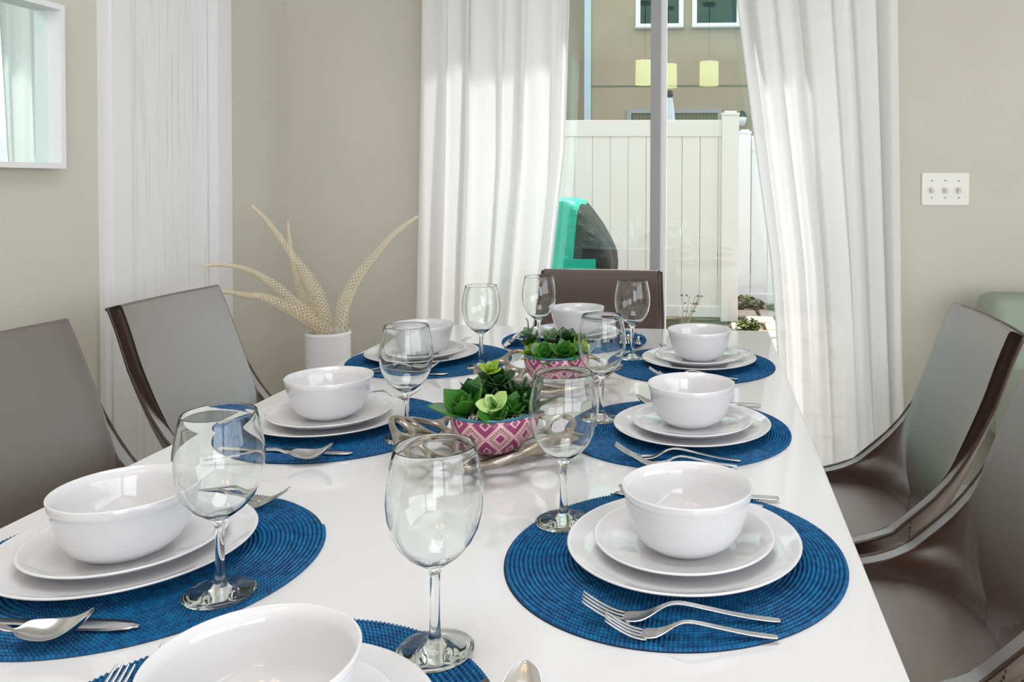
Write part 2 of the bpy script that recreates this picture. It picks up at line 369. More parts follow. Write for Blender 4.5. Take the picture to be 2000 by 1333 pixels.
# ------------------------------------------------------------------ table
TX0, TX1, TY0, TY1, TZ = -.8424, .172, .24, 2.309, .75
tb = empty('dining_table', (-.335, 1.27, 0)); tag(tb, 'long white high gloss dining table in the middle of the room', 'table')
o = boxo('tabletop', (TX0+.335, TY0-1.27, TZ-.035), (TX1+.335, TY1-1.27, TZ), LACQ, tb, bevel=.0025)
bm = bmesh.new()
for a, b in (((-.44, -.94, .63), (.44, -.915, .715)), ((-.44, .915, .63), (.44, .94, .715)), ((-.44, -.915, .63), (-.415, .915, .715)), ((.415, -.915, .63), (.44, .915, .715))): box(bm, a, b)
obj('apron', bm, LACQ, tb)
for x in (-.43, .35):
    for y in (-.93, .85): boxo('leg', (x, y, 0), (x+.08, y+.08, .715), LACQ, tb, bevel=.003)

# ------------------------------------------------------------------ chairs
def chair():
    c = empty('dining_chair')
    # seat faces +x; x = 0 at the top of the back
    edge = [(.36, .50), (.43, .47), (.475, .40), (.487, .315), (.495, .285), (.51, .243), (.55, .197), (.59, .152), (.64, .115), (.73, .065), (.83, .028), (.872, .010), (.882, .004)]
    back = [(.36, .135), (.45, .132), (.52, .125), (.58, .113), (.64, .092), (.70, .068), (.75, .048), (.83, .020), (.882, -.002)]
    half = [(.36, .205), (.48, .207), (.6, .205), (.75, .20), (.882, .192)]
    zs = [.36, .40, .43, .46, .475, .482, .488, .495, .51, .53, .55, .575, .61, .65, .70, .75, .79, .83, .86, .875, .882]
    NU = 44; P = []
    for z in zs:
        F, B, W = interp(edge, z), interp(back, z), interp(half, z); rc = min(interp([(.36, .17), (.5, .165), (.6, .13), (.7, .085), (.8, .04), (.882, .02)], z), max(F-B, .004)*.95); row = []
        pts = []
        for k in range(9): pts.append((F+(B+rc-F)*k/8, -W))
        for k in range(1, 7): a = PI/2*k/6; pts.append((B+rc-rc*math.sin(a), -W+rc-rc*math.cos(a)))
        for k in range(1, 9): yy = -W+rc+(W-rc)*k/8; pts.append((B-.012*(1-(yy/(W))**2)*min(1, (z-.3)*2), yy))
        full = pts+[(x, -y) for x, y in pts[-2::-1]]
        P.append([(x, y, z) for x, y in full])
    bm = grid(P)
    sh = obj('shell', bm, LEATH, c, smooth=True)
    so = sh.modifiers.new('thick', 'SOLIDIFY'); so.thickness = .03; so.offset = 1 if False else -1; so.use_even_offset = False
    sb = sh.modifiers.new('smooth', 'SUBSURF'); sb.levels = 1; sb.render_levels = 1
    rim = [P[k][0] for k in range(len(zs))]+P[-1][1:-1]+[P[k][-1] for k in range(len(zs)-1, -1, -1)]
    bm = bmesh.new(); tube(bm, [Vector(p) for p in rim], .0032, 8); obj('piping', bm, LEATHD, c, smooth=True)
    # seat cushion
    R = []
    for k, (z, g) in enumerate(((.395, -.012), (.40, 0), (.44, .002), (.458, -.004), (.466, -.016), (.472, -.05), (.477, -.11), (.479, -.17))):
        ring = []
        for i in range(64):
            a = 2*PI*i/64; ca, sa = math.cos(a), math.sin(a); n = 5 if ca > 0 else 2.5
            r = (abs(ca)**n+abs(sa)**n)**(-1/n)
            ring.append((.296+(.172+g)*r*ca, (.193+g)*r*sa, z))
        R.append(ring)
    bm = grid(R, True); bm.verts.ensure_lookup_table(); bm.faces.new(bm.verts[-64:]); bm.faces.new(bm.verts[:64][::-1]); obj('seat', bm, LEATH, c, smooth=True)
    for s in (-1, 1):
        bm = bmesh.new()
        for k in range(22):
            z = .485+k*.0085; x = interp(back, z)+.085
            if x > interp(edge, z)-.006: break
            box(bm, (x-.0008, s*.2045-.0012, z), (x+.0008, s*.2045+.0012, z+.0045))
        o = obj('stitching', bm, LEATHD, c); o['kind'] = 'stuff'
    for x, y, dx in ((.43, -.17, .03), (.43, .17, .03), (.11, -.17, -.05), (.11, .17, -.05)):
        bm = bmesh.new(); tube(bm, [(x, y, .40), (x+dx, y*1.08, 0)], lambda t: .02-.009*t, 12); obj('leg', bm, WOOD, c, smooth=True)
    return c
c0 = chair()
chairs = [((-1.318, 1.872, 0), 0, 'brown leather dining chair on the left side, farther from the camera'),
          ((-1.298, 1.338, 0), 0, 'brown leather dining chair on the left side, cut by the picture edge'),
          ((.592, 1.755, 0), PI, 'brown leather dining chair on the right side nearest the curtain'),
          ((.600, 1.292, 0), PI, 'brown leather dining chair, second from the curtain on the right side'),
          ((.598, .832, 0), PI, 'brown leather dining chair in the bottom right corner, mostly out of frame'),
          ((-.337, 2.575, 0), -PI/2, 'brown leather dining chair at the head of the table by the glass door')]
for i, (l, rz, lb) in enumerate(chairs):
    if i == 0: c0.location = l; c0.rotation_euler = (0, 0, rz); tag(c0, lb, 'chair', 'dining chairs around the table')
    else: dup(c0, l, rz, label=lb, cat='chair', group='dining chairs around the table')
# the head chair's back is a little wider and thicker in view
# ------------------------------------------------------------------ tableware meshes
def placemat():
    t = empty('placemat')
    pitch, r_end = .0049, .1893; P = []; hw = pitch/2
    th = 0; rows = []
    turns = (r_end-.003)/pitch; total = turns*2*PI; a = 2.0
    while a < total:
        r = .003+pitch*a/(2*PI)-hw*.5
        st = .0022/max(r, .006); a += st
        k = len(rows); h = .0044*(1 if k % 2 else .66); ca, sa = math.cos(a), math.sin(a)
        wob = (.00035 if k % 2 else -.00035)
        rows.append([((r+dx+wob)*ca, (r+dx+wob)*sa, z) for dx, z in ((-hw*.98, .0008), (-hw*.6, h*.80), (0, h), (hw*.6, h*.8), (hw*.98, .0008))])
    bm = grid(rows); obj('braid', bm, MATB, t, smooth=False)
    bm = lathe([(0, 0), (r_end-.001, 0), (r_end-.001, .001), (0, .001)], 96); obj('backing', bm, MATD, t, smooth=False)
    return t
def single(name, bm, m, smooth=True): return obj(name, bm, m, None, smooth=smooth)
def plate(R, h, w):
    pr = [(0, .003), (w*.95, .003), (w*.98, 0), (w*1.02, 0), (w*1.06, .003), (R*.86, h*.48), (R*.965, h*.84), (R-.0006, h-.0022), (R, h-.0008), (R-.0014, h),
          (R-.004, h-.0008), (R*.92, h*.76), (R*.8, h*.52), (w*1.12, .0078), (w*1.02, .0062), (w*.9, .0056), (w*.5, .0054), (0, .0054)]
    return lathe(pr, 128)
def bowl():
    R = .0723; h = .0690
    out = [(0, .002), (.031, .002), (.032, 0), (.036, 0), (.0375, .0025), (.047, .0065), (.0565, .0155), (.0625, .027), (.0668, .043), (.0700, .058), (R, h-.001), (R-.0008, h)]
    inn = [(R-.0026, h-.0004), (.0672, .057), (.0640, .043), (.0597, .0285), (.0535, .0175), (.044, .0095), (.030, .0058), (0, .005)]
    return lathe(out+inn, 128)
def glassb():
    out = [(0, 0), (.0335, 0), (.0342, .0007), (.0336, .0014), (.024, .0020), (.015, .0030), (.009, .0055), (.0062, .010), (.0050, .016), (.0044, .03), (.0042, .055), (.0047, .068), (.0072, .0745),
           (.0150, .0800), (.0240, .0870), (.0325, .0975), (.0380, .109), (.0412, .122), (.0422, .1345), (.0415, .147), (.0395, .160), (.0370, .172), (.0350, .1812), (.0346, .1820)]
    inn = [(.0341, .1820), (.0342, .1810), (.0362, .172), (.0387, .160), (.0407, .147), (.0414, .1345), (.0404, .122), (.0372, .1092), (.0317, .0980), (.0231, .0876), (.0138, .0808), (.0055, .0778), (0, .0772)]
    return lathe(out+inn, 96)
def strip(secs, n=9, thick=.0022):
    """secs: x, z centre, half width, cup depth"""
    P = []
    for x, z, w, cp in secs:
        top = [(x, w*(-1+2*k/(n-1)), z+cp*((-1+2*k/(n-1))**2)+thick) for k in range(n)]
        bot = [(x, w*(-1+2*k/(n-1))*.97, z+cp*((-1+2*k/(n-1))**2)) for k in range(n-1, -1, -1)]
        P.append(top+bot)
    bm = grid(P, True); bm.verts.ensure_lookup_table(); m = 2*n
    bm.faces.new(bm.verts[:m][::-1]); bm.faces.new(bm.verts[-m:]); return bm
def join(a, b):
    me = D.meshes.new('t'); b.to_mesh(me); b.free(); a.from_mesh(me); D.meshes.remove(me)
HND = [(0, .0005, .0024), (.003, .0005, .0040), (.03, .0032, .0040), (.06, .009, .0035), (.085, .0145, .0034), (.098, .0165, .0031), (.108, .0145, .0033)]
def fork():
    bm = strip([(x, z, w, 0) for x, z, w in HND]+[(.118, .0088, .005, .0), (.127, .0036, .0085, .0006), (.136, .001, .0105, .001), (.150, .0018, .0112, .001)])
    for k in range(4):
        y = -.0092+k*.00613
        t = strip([(.140, .0006, .0019, 0), (.155, .0030, .0021, 0), (.166, .0080, .0021, 0), (.177, .0145, .0019, 0), (.186, .0205, .0012, 0), (.1875, .0215, .0005, 0)], 3, .0018)
        for v in t.verts: v.co.y += y
        join(bm, t)
    return bm
def spoon():
    s = [(x, z, w, 0) for x, z, w in HND]+[(.116, .0105, .0045, .0005)]
    for k in range(15):
        t = k/14; x = .122+.064*t; w = .0195*math.sqrt(max(0, 1-(2*t-1)**2))**.9*(1-.06*t)+.0006
        z = .0105*(2*t-1)**2*(.9 if t < .5 else 2.0)+.0005
        s.append((x, z if t > .03 else .008, w, .0075*(w/.0195)))
    return strip(s, 13, .0016)
def knife():
    return strip([(0, 0, .003, 0), (.004, 0, .0055, 0), (.05, .0006, .005, 0), (.10, .0008, .0045, 0), (.112, .0006, .0048, 0), (.12, .0004, .0085, 0), (.16, .0003, .0095, 0), (.19, .0003, .0088, 0), (.206, .0003, .006, 0), (.214, .0003, .0015, 0)], 5, .0024)
PM = placemat(); DP = single('dinner_plate', plate(.13, .0183, .075), CERAM); SP = single('side_plate', plate(.1006, .0180, .058), CERAM)
BW = single('bowl', bowl(), CERAM); WG = single('wine_glass', glassb(), GLASS)
FK = single('fork', fork(), STEEL); SN = single('spoon', spoon(), STEEL); KN = single('knife', knife(), STEEL)
for o in (FK, SN):
    m_ = o.modifiers.new('s', 'SUBSURF'); m_.levels = 1; m_.render_levels = 1
first = {}
def put(proto, loc, rz, label, cat, group):
    if proto.name not in first:
        first[proto.name] = 1; proto.location = loc; proto.rotation_euler = (0, 0, rz); return tag(proto, label, cat, group)
    return dup(proto, loc, rz, label=label, cat=cat, group=group)
E0 = TZ+.0002
seats = {
 'R1': ((-.0348, .9003), (-.0245, .9004), (-.0208, .8927), 'at the front right place setting'),
 'R2': ((-.0502, 1.3581), (-.0246, 1.3434), (-.0263, 1.3491), 'at the middle right place setting'),
 'R3': ((-.0342, 1.8549), (-.0190, 1.8485), (-.0178, 1.8488), 'at the back right place setting'),
 'L1': ((-.6183, .8346), (-.6337, .8374), (-.6262, .8252), 'at the front left place setting'),
 'L2': ((-.6294, 1.3288), (-.6397, 1.3303), (-.6423, 1.3335), 'at the middle left place setting'),
 'L3': ((-.6452, 1.8459), (-.6631, 1.8434), (-.6637, 1.8438), 'at the back left place setting'),
 'HD': ((-.3492, 2.113), (-.3460, 2.1365), (-.3452, 2.1377), 'at the far end place setting by the head chair'),
 'NR': ((-.3327, .5470), (-.3179, .5393), (-.3150, .5375), 'at the near end place setting, bottom edge')}
for k, (m_, p_, b_, w_) in seats.items():
    put(PM, (m_[0], m_[1], E0), random.uniform(0, 6), 'round blue braided placemat '+w_, 'placemat', 'blue braided placemats')
    put(DP, (p_[0], p_[1], E0+.0043), 0, 'large white dinner plate '+w_, 'plate', 'white dinner plates')
    put(SP, (p_[0], p_[1], E0+.0043+.0064), 0, 'smaller white plate under the bowl '+w_, 'plate', 'white side plates')
    put(BW, (b_[0], b_[1], E0+.0043+.0064+.0056), 0, 'deep white bowl '+w_, 'bowl', 'white bowls')
for (x, y), lb, on in (((-.237, .69), 'largest in view, standing front centre by the near end setting', 1), ((-.484, .768), 'standing front left on the blue placemat', 1), ((-.173, .971), 'beside the front right plate, overlapping the pink pot in view', 1),
        ((-.48, 1.262), 'standing left of the front pink pot', 1), ((-.183, 1.402), 'in front of the rear pink pot, behind another glass', 1), ((-.502, 1.77), 'in front of the left curtain at the back left setting', 1),
        ((-.412, 1.963), 'behind the rear pot, before the left part of the head chair', 1), ((-.176, 1.90), 'before the right part of the brown head chair', 1)):
    put(WG, (x, y, E0+.0044), 0, 'clear stemmed wine glass '+lb, 'wine glass', 'clear wine glasses')
def cut(proto, tip, end, z, lb, cat, grp):
    sc = .84 if lb.startswith('smaller') else 1
    dx, dy = tip[0]-end[0], tip[1]-end[1]; a = math.atan2(dy, dx); Lm = sc*{'fork': .1875, 'spoon': .186, 'knife': .214}[proto.name.split('.')[0]]
    put(proto, (tip[0]-Lm*math.cos(a), tip[1]-Lm*math.sin(a), E0+.0044+z), a, lb, cat, grp).scale = (sc, sc, sc)
FG, SG, KG = 'steel forks', 'steel spoons', 'steel knives'
for tip, end, z, w_ in (
  ((-.116, .752), (.073, .764), 0, 'inner steel fork, nearer the plate, on the front right placemat'), ((-.091, .726), (.09, .738), 0, 'smaller outer steel fork nearest the camera on the front right placemat'),
  ((-.136, 1.200), (.055, 1.204), 0, 'inner steel fork on the middle right placemat'), ((-.112, 1.174), (.06, 1.182), 0, 'smaller outer steel fork, nearer the camera, on the middle right placemat'),
  ((-.122, 1.705), (.066, 1.708), 0, 'inner steel fork mostly hidden at the back right setting'), ((-.10, 1.682), (.085, 1.686), 0, 'smaller outer steel fork mostly hidden at the back right setting'),
  ((-.534, .992), (-.72, 1.006), 0, 'smaller outer steel fork, farther one, beyond the front left plate'), ((-.527, .970), (-.715, .984), 0, 'inner steel fork, nearer one, beyond the front left plate'),
  ((-.540, 1.490), (-.73, 1.500), 0, 'smaller outer steel fork, farther one, beyond the middle left plate'), ((-.548, 1.468), (-.73, 1.478), 0, 'inner steel fork, nearer one, beyond the middle left plate'),
  ((-.597, 2.012), (-.785, 2.016), 0, 'smaller outer steel fork, farther one, beyond the back left plate'), ((-.60, 1.990), (-.785, 1.994), 0, 'inner steel fork, nearer one, beyond the back left plate'),
  ((-.202, 2.005), (-.206, 2.19), 0, 'inner steel fork with dark blue reflections at the far end setting'), ((-.174, 2.009), (-.180, 2.19), 0, 'smaller outer steel fork with dark blue reflections at the far end setting'),
  ((-.470, .618), (-.474, .43), 0, 'smaller outer steel fork with upright tines at the bottom left of the picture'), ((-.448, .646), (-.450, .46), 0, 'inner steel fork beside the bowl at the near end setting')):
    cut(FK, tip, end, z, w_, 'fork', FG)
for tip, end, z, w_ in (
  ((-.548, .680), (-.725, .636), .003, 'steel spoon at the bottom left, tip raised over a knife'), ((-.549, 1.150), (-.73, 1.122), .003, 'steel spoon in front of the middle left plates'),
  ((-.572, 1.708), (-.755, 1.676), .003, 'steel spoon in front of the back left plates'), ((-.113, 1.034), (.075, 1.036), 0, 'steel spoon behind the front right bowl'),
  ((-.130, 1.482), (.055, 1.486), 0, 'steel spoon behind the middle right bowl'), ((-.122, 1.986), (.06, 1.990), 0, 'steel spoon behind the back right bowl'),
  ((-.478, 1.972), (-.490, 2.15), .003, 'steel spoon reflecting blue at the far end setting'), ((-.146, .646), (-.136, .456), 0, 'steel spoon with rounded tip at the bottom edge centre')):
    cut(SN, tip, end, z, w_, 'spoon', SG)
for tip, end, z, w_ in (
  ((-.520, .700), (-.735, .692), 0, 'steel knife under the spoon on the front left placemat'), ((-.533, 1.180), (-.75, 1.184), 0, 'steel knife under the spoon on the middle left placemat'),
  ((-.552, 1.690), (-.765, 1.696), 0, 'steel knife beside the spoon on the back left placemat'), ((-.12, 1.062), (.09, 1.064), 0, 'steel knife behind the front right plates'),
  ((-.115, 1.512), (.095, 1.514), 0, 'steel knife behind the middle right plates'), ((-.11, 2.014), (.095, 2.016), 0, 'steel knife behind the back right plates'),
  ((-.502, 1.985), (-.512, 2.18), 0, 'steel knife reflecting blue at the far end setting'), ((-.180, .650), (-.172, .44), 0, 'steel knife between plate and spoon at the near end')):
    cut(KN, tip, end, z, w_, 'knife', KG)

# ------------------------------------------------------------------ openwork antler-like trays
def tray(name, loc, rz, R, seed, label):
    rnd = random.Random(seed); pts = []
    tries = 0
    while len(pts) < 46 and tries < 4000:
        tries += 1; a = rnd.uniform(0, 2*PI); r = R*1.16*math.sqrt(rnd.random())
        p = Vector((r*math.cos(a), r*math.sin(a)))
        if all((p-q).length > R*.235 for q in pts): pts.append(p)
    V, E_, Fc, *_ = delaunay_2d_cdt([tuple(p) for p in pts], [], [], 0, 1e-6)
    cent = [sum((V[i] for i in f), Vector((0, 0)))/len(f) for f in Fc]
    bm = bmesh.new(); cv = {}
    def hz(p):
        r = p.length/R; a = math.atan2(p.y, p.x)
        return .008+.062*max(0, r-.33)**1.5*(1+.45*math.sin(3*a+seed))+.004*math.sin(5*a)
    for vi in range(len(V)):
        fs = [k for k, f in enumerate(Fc) if vi in f]
        if len(fs) < 3 or V[vi].length > R*1.02: continue
        fs.sort(key=lambda k: math.atan2(*(cent[k]-V[vi]).yx))
        angs = [math.atan2(*(cent[k]-V[vi]).yx) for k in fs]
        if max((angs[(i+1) % len(angs)]-angs[i]) % (2*PI) for i in range(len(angs))) > 2.4: continue
        ring = []
        for k in fs:
            if k not in cv:
                p = cent[k]; cv[k] = bm.verts.new((p.x, p.y, hz(p)))
            ring.append(cv[k])
        try: bm.faces.new(ring)
        except ValueError: pass
    bmesh.ops.triangulate(bm, faces=[f for f in bm.faces if len(f.verts) > 9])
    bmesh.ops.wireframe(bm, faces=bm.faces[:], thickness=.0145, use_replace=True, use_boundary=True, use_even_offset=True)
    for v in bm.verts: v.co.z = max(v.co.z, .001)
    o = obj(name, bm, SILV, None, loc, (0, 0, rz), smooth=True)
    m_ = o.modifiers.new('s', 'SUBSURF'); m_.levels = 2; m_.render_levels = 2
    return tag(o, label, 'tray', 'openwork metal centrepiece trays')
tray('openwork_tray', (-.326, 1.205, TZ), .4, .142, 5, 'champagne metal openwork branch tray under the front pink pot')
tray('openwork_tray', (-.318, 1.625, TZ), 2.2, .155, 9, 'champagne metal openwork branch tray under the rear pink pot')

# ------------------------------------------------------------------ succulents
def leafmesh(kind):
    # length 1 along +x, lies in xy, fleshy
    n = 8; P = []
    for i in range(n+1):
        t = i/n
        if kind == 'point': w = .38*math.sin(PI*min(1, t*.80+.12))**.8*(1-t**7); th = .10
        elif kind == 'round': w = .44*math.sqrt(max(0, 1-(1.6*t-.62)**2))*(1-t**10) if t > .02 else .12; th = .13
        else: w = .11*(1-t**3)+.004; th = .09
        w = max(w, .006); cp = .22*w; z = .16*t*t-.02
        P.append([(t, w*math.cos(a), z+(th*w*2.2)*math.sin(a)*.5+cp*abs(math.cos(a))**2) for a in [2*PI*k/8 for k in range(8)]])
    bm = grid(P, True); bm.verts.ensure_lookup_table(); bm.faces.new(bm.verts[:8][::-1]); bm.faces.new(bm.verts[-8:])
    me = D.meshes.new('leaf_'+kind); bmesh.ops.recalc_face_normals(bm, faces=bm.faces); bm.to_mesh(me); bm.free()
    me.polygons.foreach_set('use_smooth', [True]*len(me.polygons)); return me
LEAF = {}
for kd in ('point', 'round', 'spike'):
    for i, m_ in enumerate((G1, G2, G3, G4, G5)):
        me = leafmesh(kd); me.materials.append(m_); LEAF[kd, i] = me
def rosette(root, c, axis, n, size, kind, col, rnd, open0=.25, open1=1.25):
    axis = Vector(axis).normalized(); q = axis.to_track_quat('Z', 'Y')
    for k in range(n):
        t = (k+.5)/n; el = PI/2-(open0+(open1-open0)*t); a = k*2.39996+rnd.uniform(-.2, .2)
        s = size*(.5+.5*t)*rnd.uniform(.88, 1.1)
        rot = q.to_matrix() @ Matrix.Rotation(a, 3, 'Z') @ Matrix.Rotation(-el, 3, 'Y')
        o = D.objects.new('leaf', LEAF[kind, col]); COL.objects.link(o); o.parent = root
        o.matrix_local = Matrix.Translation(Vector(c)) @ rot.to_4x4() @ Matrix.Diagonal((s, s, s, 1))
def pot(loc, label, rz):
    r = empty('potted_succulent', loc, rz); tag(r, label, 'potted plant', 'succulents in pink patterned pots')
    prof = [(0, 0), (.033, 0), (.036, .001), (.047, .0085), (.0560, .020), (.0615, .034), (.0636, .046), (.0635, .057), (.0622, .0575)]
    inn = [(.0608, .056), (.0595, .046), (.056, .034), (.05, .022), (.035, .008), (0, .006)]
    seg = 96; bm = lathe(prof+inn, seg); uvl = bm.loops.layers.uv.new('UVMap')
    for f in bm.faces:
        A = [math.atan2(l.vert.co.y, l.vert.co.x)/(2*PI) % 1 for l in f.loops]
        for l, a in zip(f.loops, A):
            if max(A)-min(A) > .5 and a < .5: a += 1
            l[uvl].uv = (a*9+.5, (l.vert.co.z-.031)/.042+.5)
    me = D.meshes.new('pot'); bmesh.ops.recalc_face_normals(bm, faces=bm.faces); bm.to_mesh(me); bm.free(); me.materials.append(POT)
    obj('pot', me, POT, r, smooth=True)
    bm = lathe([(.0642, .0560), (.0644, .0585), (.0625, .0600), (.0608, .0585), (.0606, .0555)], 96, closed=True); obj('pot_rim', bm, BLUER, r, smooth=True)
    bm = lathe([(0, .046), (.056, .046), (.056, .051), (0, .053)], 48); obj('soil', bm, SOIL, r, smooth=True)
    bm = bmesh.new(); rnd = random.Random(int(loc[1]*100))
    for k in range(150):
        a = rnd.uniform(0, 6.28); rr = .057*math.sqrt(rnd.uniform(.3, 1)); s = rnd.uniform(.0016, .003)
        bmesh.ops.create_icosphere(bm, subdivisions=1, radius=s, matrix=Matrix.Translation((rr*math.cos(a), rr*math.sin(a), .0545+rnd.uniform(0, .002))))
    g_ = obj('gravel', bm, GRAV, r); g_['kind'] = 'stuff'
    return r, rnd
p1, rn = pot((-.320, 1.195, TZ+.0165), 'green succulents in a pink diamond patterned pot, the nearer of two', .25)
rosette(p1, (-.038, -.014, .056), (-.35, -.20, 1), 8, .060, 'point', 0, rn, .25, 1.08)
rosette(p1, (-.020, .010, .060), (-.2, .2, 1), 10, .062, 'point', 1, rn, .15, 1.0)
rosette(p1, (-.044, .018, .056), (-.6, .1, .8), 9, .050, 'point', 0, rn, .4, 1.35)
rosette(p1, (.002, -.036, .070), (-.15, -.75, 1), 5, .035, 'round', 2, rn, .75, 1.25)
rosette(p1, (.006, -.040, .056), (.05, -.6, .9), 5, .038, 'round', 0, rn, .5, 1.2)
rosette(p1, (.006, .010, .094), (.0, -.4, 1), 10, .036, 'round', 1, rn, .2, 1.4)
rosette(p1, (-.004, .014, .112), (-.1, -.4, 1), 6, .026, 'round', 3, rn, .3, 1.3)
rosette(p1, (.040, .004, .056), (.5, -.3, 1), 20, .062, 'spike', 1, rn, .1, 1.0)
rosette(p1, (.026, -.022, .058), (.3, -.4, 1), 10, .044, 'point', 0, rn, .3, 1.2)
rosette(p1, (.044, -.014, .058), (.6, -.3, 1), 9, .040, 'point', 1, rn, .3, 1.2)
rosette(p1, (.030, .030, .060), (.3, .4, 1), 12, .056, 'point', 1, rn, .3, 1.3)
rosette(p1, (.0, .036, .06), (0, .4, 1), 10, .05, 'point', 4, rn, .3, 1.3)
bm = bmesh.new(); tube(bm, [(.004, .012, .05), (.006, .016, .08), (-.002, .018, .11)], .003, 8); obj('stem', bm, G1, p1, smooth=True)
bm = bmesh.new(); tube(bm, [(.004, -.028, .05), (.004, -.031, .074)], .003, 8); obj('stem', bm, G3, p1, smooth=True)
p2, rn = pot((-.302, 1.605, TZ+.0165), 'green succulents in a pink diamond patterned pot, farther of two', 1.0)
# (root turned by 1.0 rad for the print; undo it for the leaf layout)
U = Matrix.Rotation(-1.0, 3, 'Z')
def ros2(c, ax, *a, **k): rosette(p2, U @ Vector(c), U @ Vector(ax), *a, **k)
ros2((-.012, -.034, .058), (-.2, -.75, 1), 11, .042, 'round', 0, rn, .3, 1.35)
ros2((.022, -.030, .062), (.3, -.6, 1), 11, .042, 'point', 0, rn, .3, 1.35)
ros2((-.040, -.012, .058), (-.6, -.4, 1), 11, .040, 'point', 3, rn, .3, 1.35)
ros2((-.048, .008, .074), (-.7, 0, 1), 9, .036, 'round', 1, rn, .3, 1.3)
ros2((-.054, -.004, .094), (-.4, -.2, 1), 8, .024, 'point', 4, rn, .3, 1.3)
ros2((-.010, .010, .078), (-.1, -.2, 1), 12, .038, 'point', 4, rn, .1, 1.2)
ros2((.018, .014, .076), (.2, -.2, 1), 12, .040, 'point', 1, rn, .1, 1.2)
ros2((.044, -.004, .064), (.7, -.2, 1), 10, .038, 'round', 3, rn, .3, 1.3)
ros2((.036, .020, .074), (.4, .2, 1), 10, .036, 'point', 4, rn, .2, 1.2)
ros2((.0, .036, .060), (0, .6, 1), 10, .040, 'point', 0, rn, .3, 1.2)
bm = bmesh.new(); tube(bm, [U @ Vector((-.03, 0, .05)), U @ Vector((-.05, -.002, .094))], .003, 8); obj('stem', bm, G1, p2, smooth=True)
bm = bmesh.new(); tube(bm, [U @ Vector((-.054, -.004, .094)), U @ Vector((-.056, -.006, .122)), U @ Vector((-.06, -.006, .128))], .0015, 6); obj('stem', bm, G5, p2, smooth=True)

# ------------------------------------------------------------------ vase and dried branches
vz = [(0, 0), (.066, 0), (.070, .004)]
k = .012
while k < .668:
    vz += [(.0685, k), (.0715, k+.006)]; k += .0135
vz += [(.0705, .676), (.067, .678), (.064, .674), (.063, .60), (.06, .5), (0, .5)]
vs = single('floor_vase', lathe(vz, 72), VASEM); vs.location = (-1.232, 2.55, 0); tag(vs, 'tall white ribbed cylindrical floor vase in the back left corner', 'vase')
BR = [
 ([(-1.208, 2.55, .56), (-1.190, 2.55, .691), (-1.186, 2.56, .756), (-1.174, 2.58, .805), (-1.146, 2.6, .864), (-1.104, 2.62, .921), (-1.057, 2.64, .981), (-1.016, 2.66, 1.02), (-.975, 2.68, 1.052)], .019, 'dried lacy beige branch arching right towards the curtain', 1),
 ([(-1.236, 2.56, .56), (-1.242, 2.56, .696), (-1.261, 2.56, .755), (-1.279, 2.56, .808), (-1.311, 2.56, .86), (-1.342, 2.55, .909), (-1.372, 2.53, .967), (-1.409, 2.5, 1.038), (-1.446, 2.47, 1.091)], .021, 'dried lacy beige branch, tallest, leaning left up the wall', -1),
 ([(-1.250, 2.575, .56), (-1.279, 2.58, .692), (-1.317, 2.6, .747), (-1.358, 2.62, .79), (-1.4, 2.65, .867), (-1.43, 2.68, .954), (-1.448, 2.7, 1.028)], .017, 'dried lacy beige branch standing up in the room corner', -1),
 ([(-1.236, 2.535, .56), (-1.255, 2.53, .684), (-1.285, 2.5, .75), (-1.317, 2.48, .785), (-1.346, 2.45, .831), (-1.383, 2.42, .868), (-1.411, 2.38, .896), (-1.46, 2.34, .913), (-1.503, 2.3, .912)], .016, 'dried lacy beige branch reaching left, upper of the two low ones', -1),
 ([(-1.222, 2.53, .56), (-1.233, 2.51, .685), (-1.268, 2.46, .741), (-1.32, 2.42, .784), (-1.372, 2.4, .809), (-1.405, 2.37, .817), (-1.444, 2.34, .83), (-1.475, 2.32, .831)], .016, 'dried lacy beige branch reaching left, lowest of them all', -1)]
for pts, R, lb, sd in BR:
    base = Vector(pts[0]); path = [p-base for p in spline(pts, 78)]; F = frames(path); na = 14; V = []
    bm = bmesh.new()
    for j, (p, (t, n, b_)) in enumerate(zip(path, F)):
        s = j/(len(path)-1); r = R*(.75+.5*math.sin(PI*min(1, s*1.3+.1)))*(1-s)**.42+.0015
        V.append([bm.verts.new(p+r*(math.cos(2*PI*k/na)*n+math.sin(2*PI*k/na)*b_)) for k in range(na)])
    for j in range(0, len(V)-2):
        for k in range(j % 2, na, 2):
            bm.faces.new((V[j][k], V[j+1][(k+1) % na], V[j+2][k], V[j+1][(k-1) % na]))
    for v in [v for v in bm.verts if not v.link_faces]: bm.verts.remove(v)
    bmesh.ops.wireframe(bm, faces=bm.faces[:], thickness=.0023, use_replace=True, use_boundary=True, use_even_offset=True)
    t = empty('dried_branch', base); tag(t, lb, 'dried branch', 'dried lacy branches in the vase')
    obj('lace', bm, LACE, t)
    bm = bmesh.new(); sp = []
    for j, (p, (tt, n, b_)) in enumerate(zip(path, F)):
        s = j/(len(path)-1); r = R*(.75+.5*math.sin(PI*min(1, s*1.3+.1)))*(1-s)**.42
        dn = Vector((.35*(1 if sd > 0 else -1), -.5, -1)); dn = (dn-dn.dot(tt)*tt).normalized(); sp.append(p+dn*r)
    tube(bm, sp, lambda s: .0026*(1-.6*s), 6); obj('spine', bm, LACE, t, smooth=True)

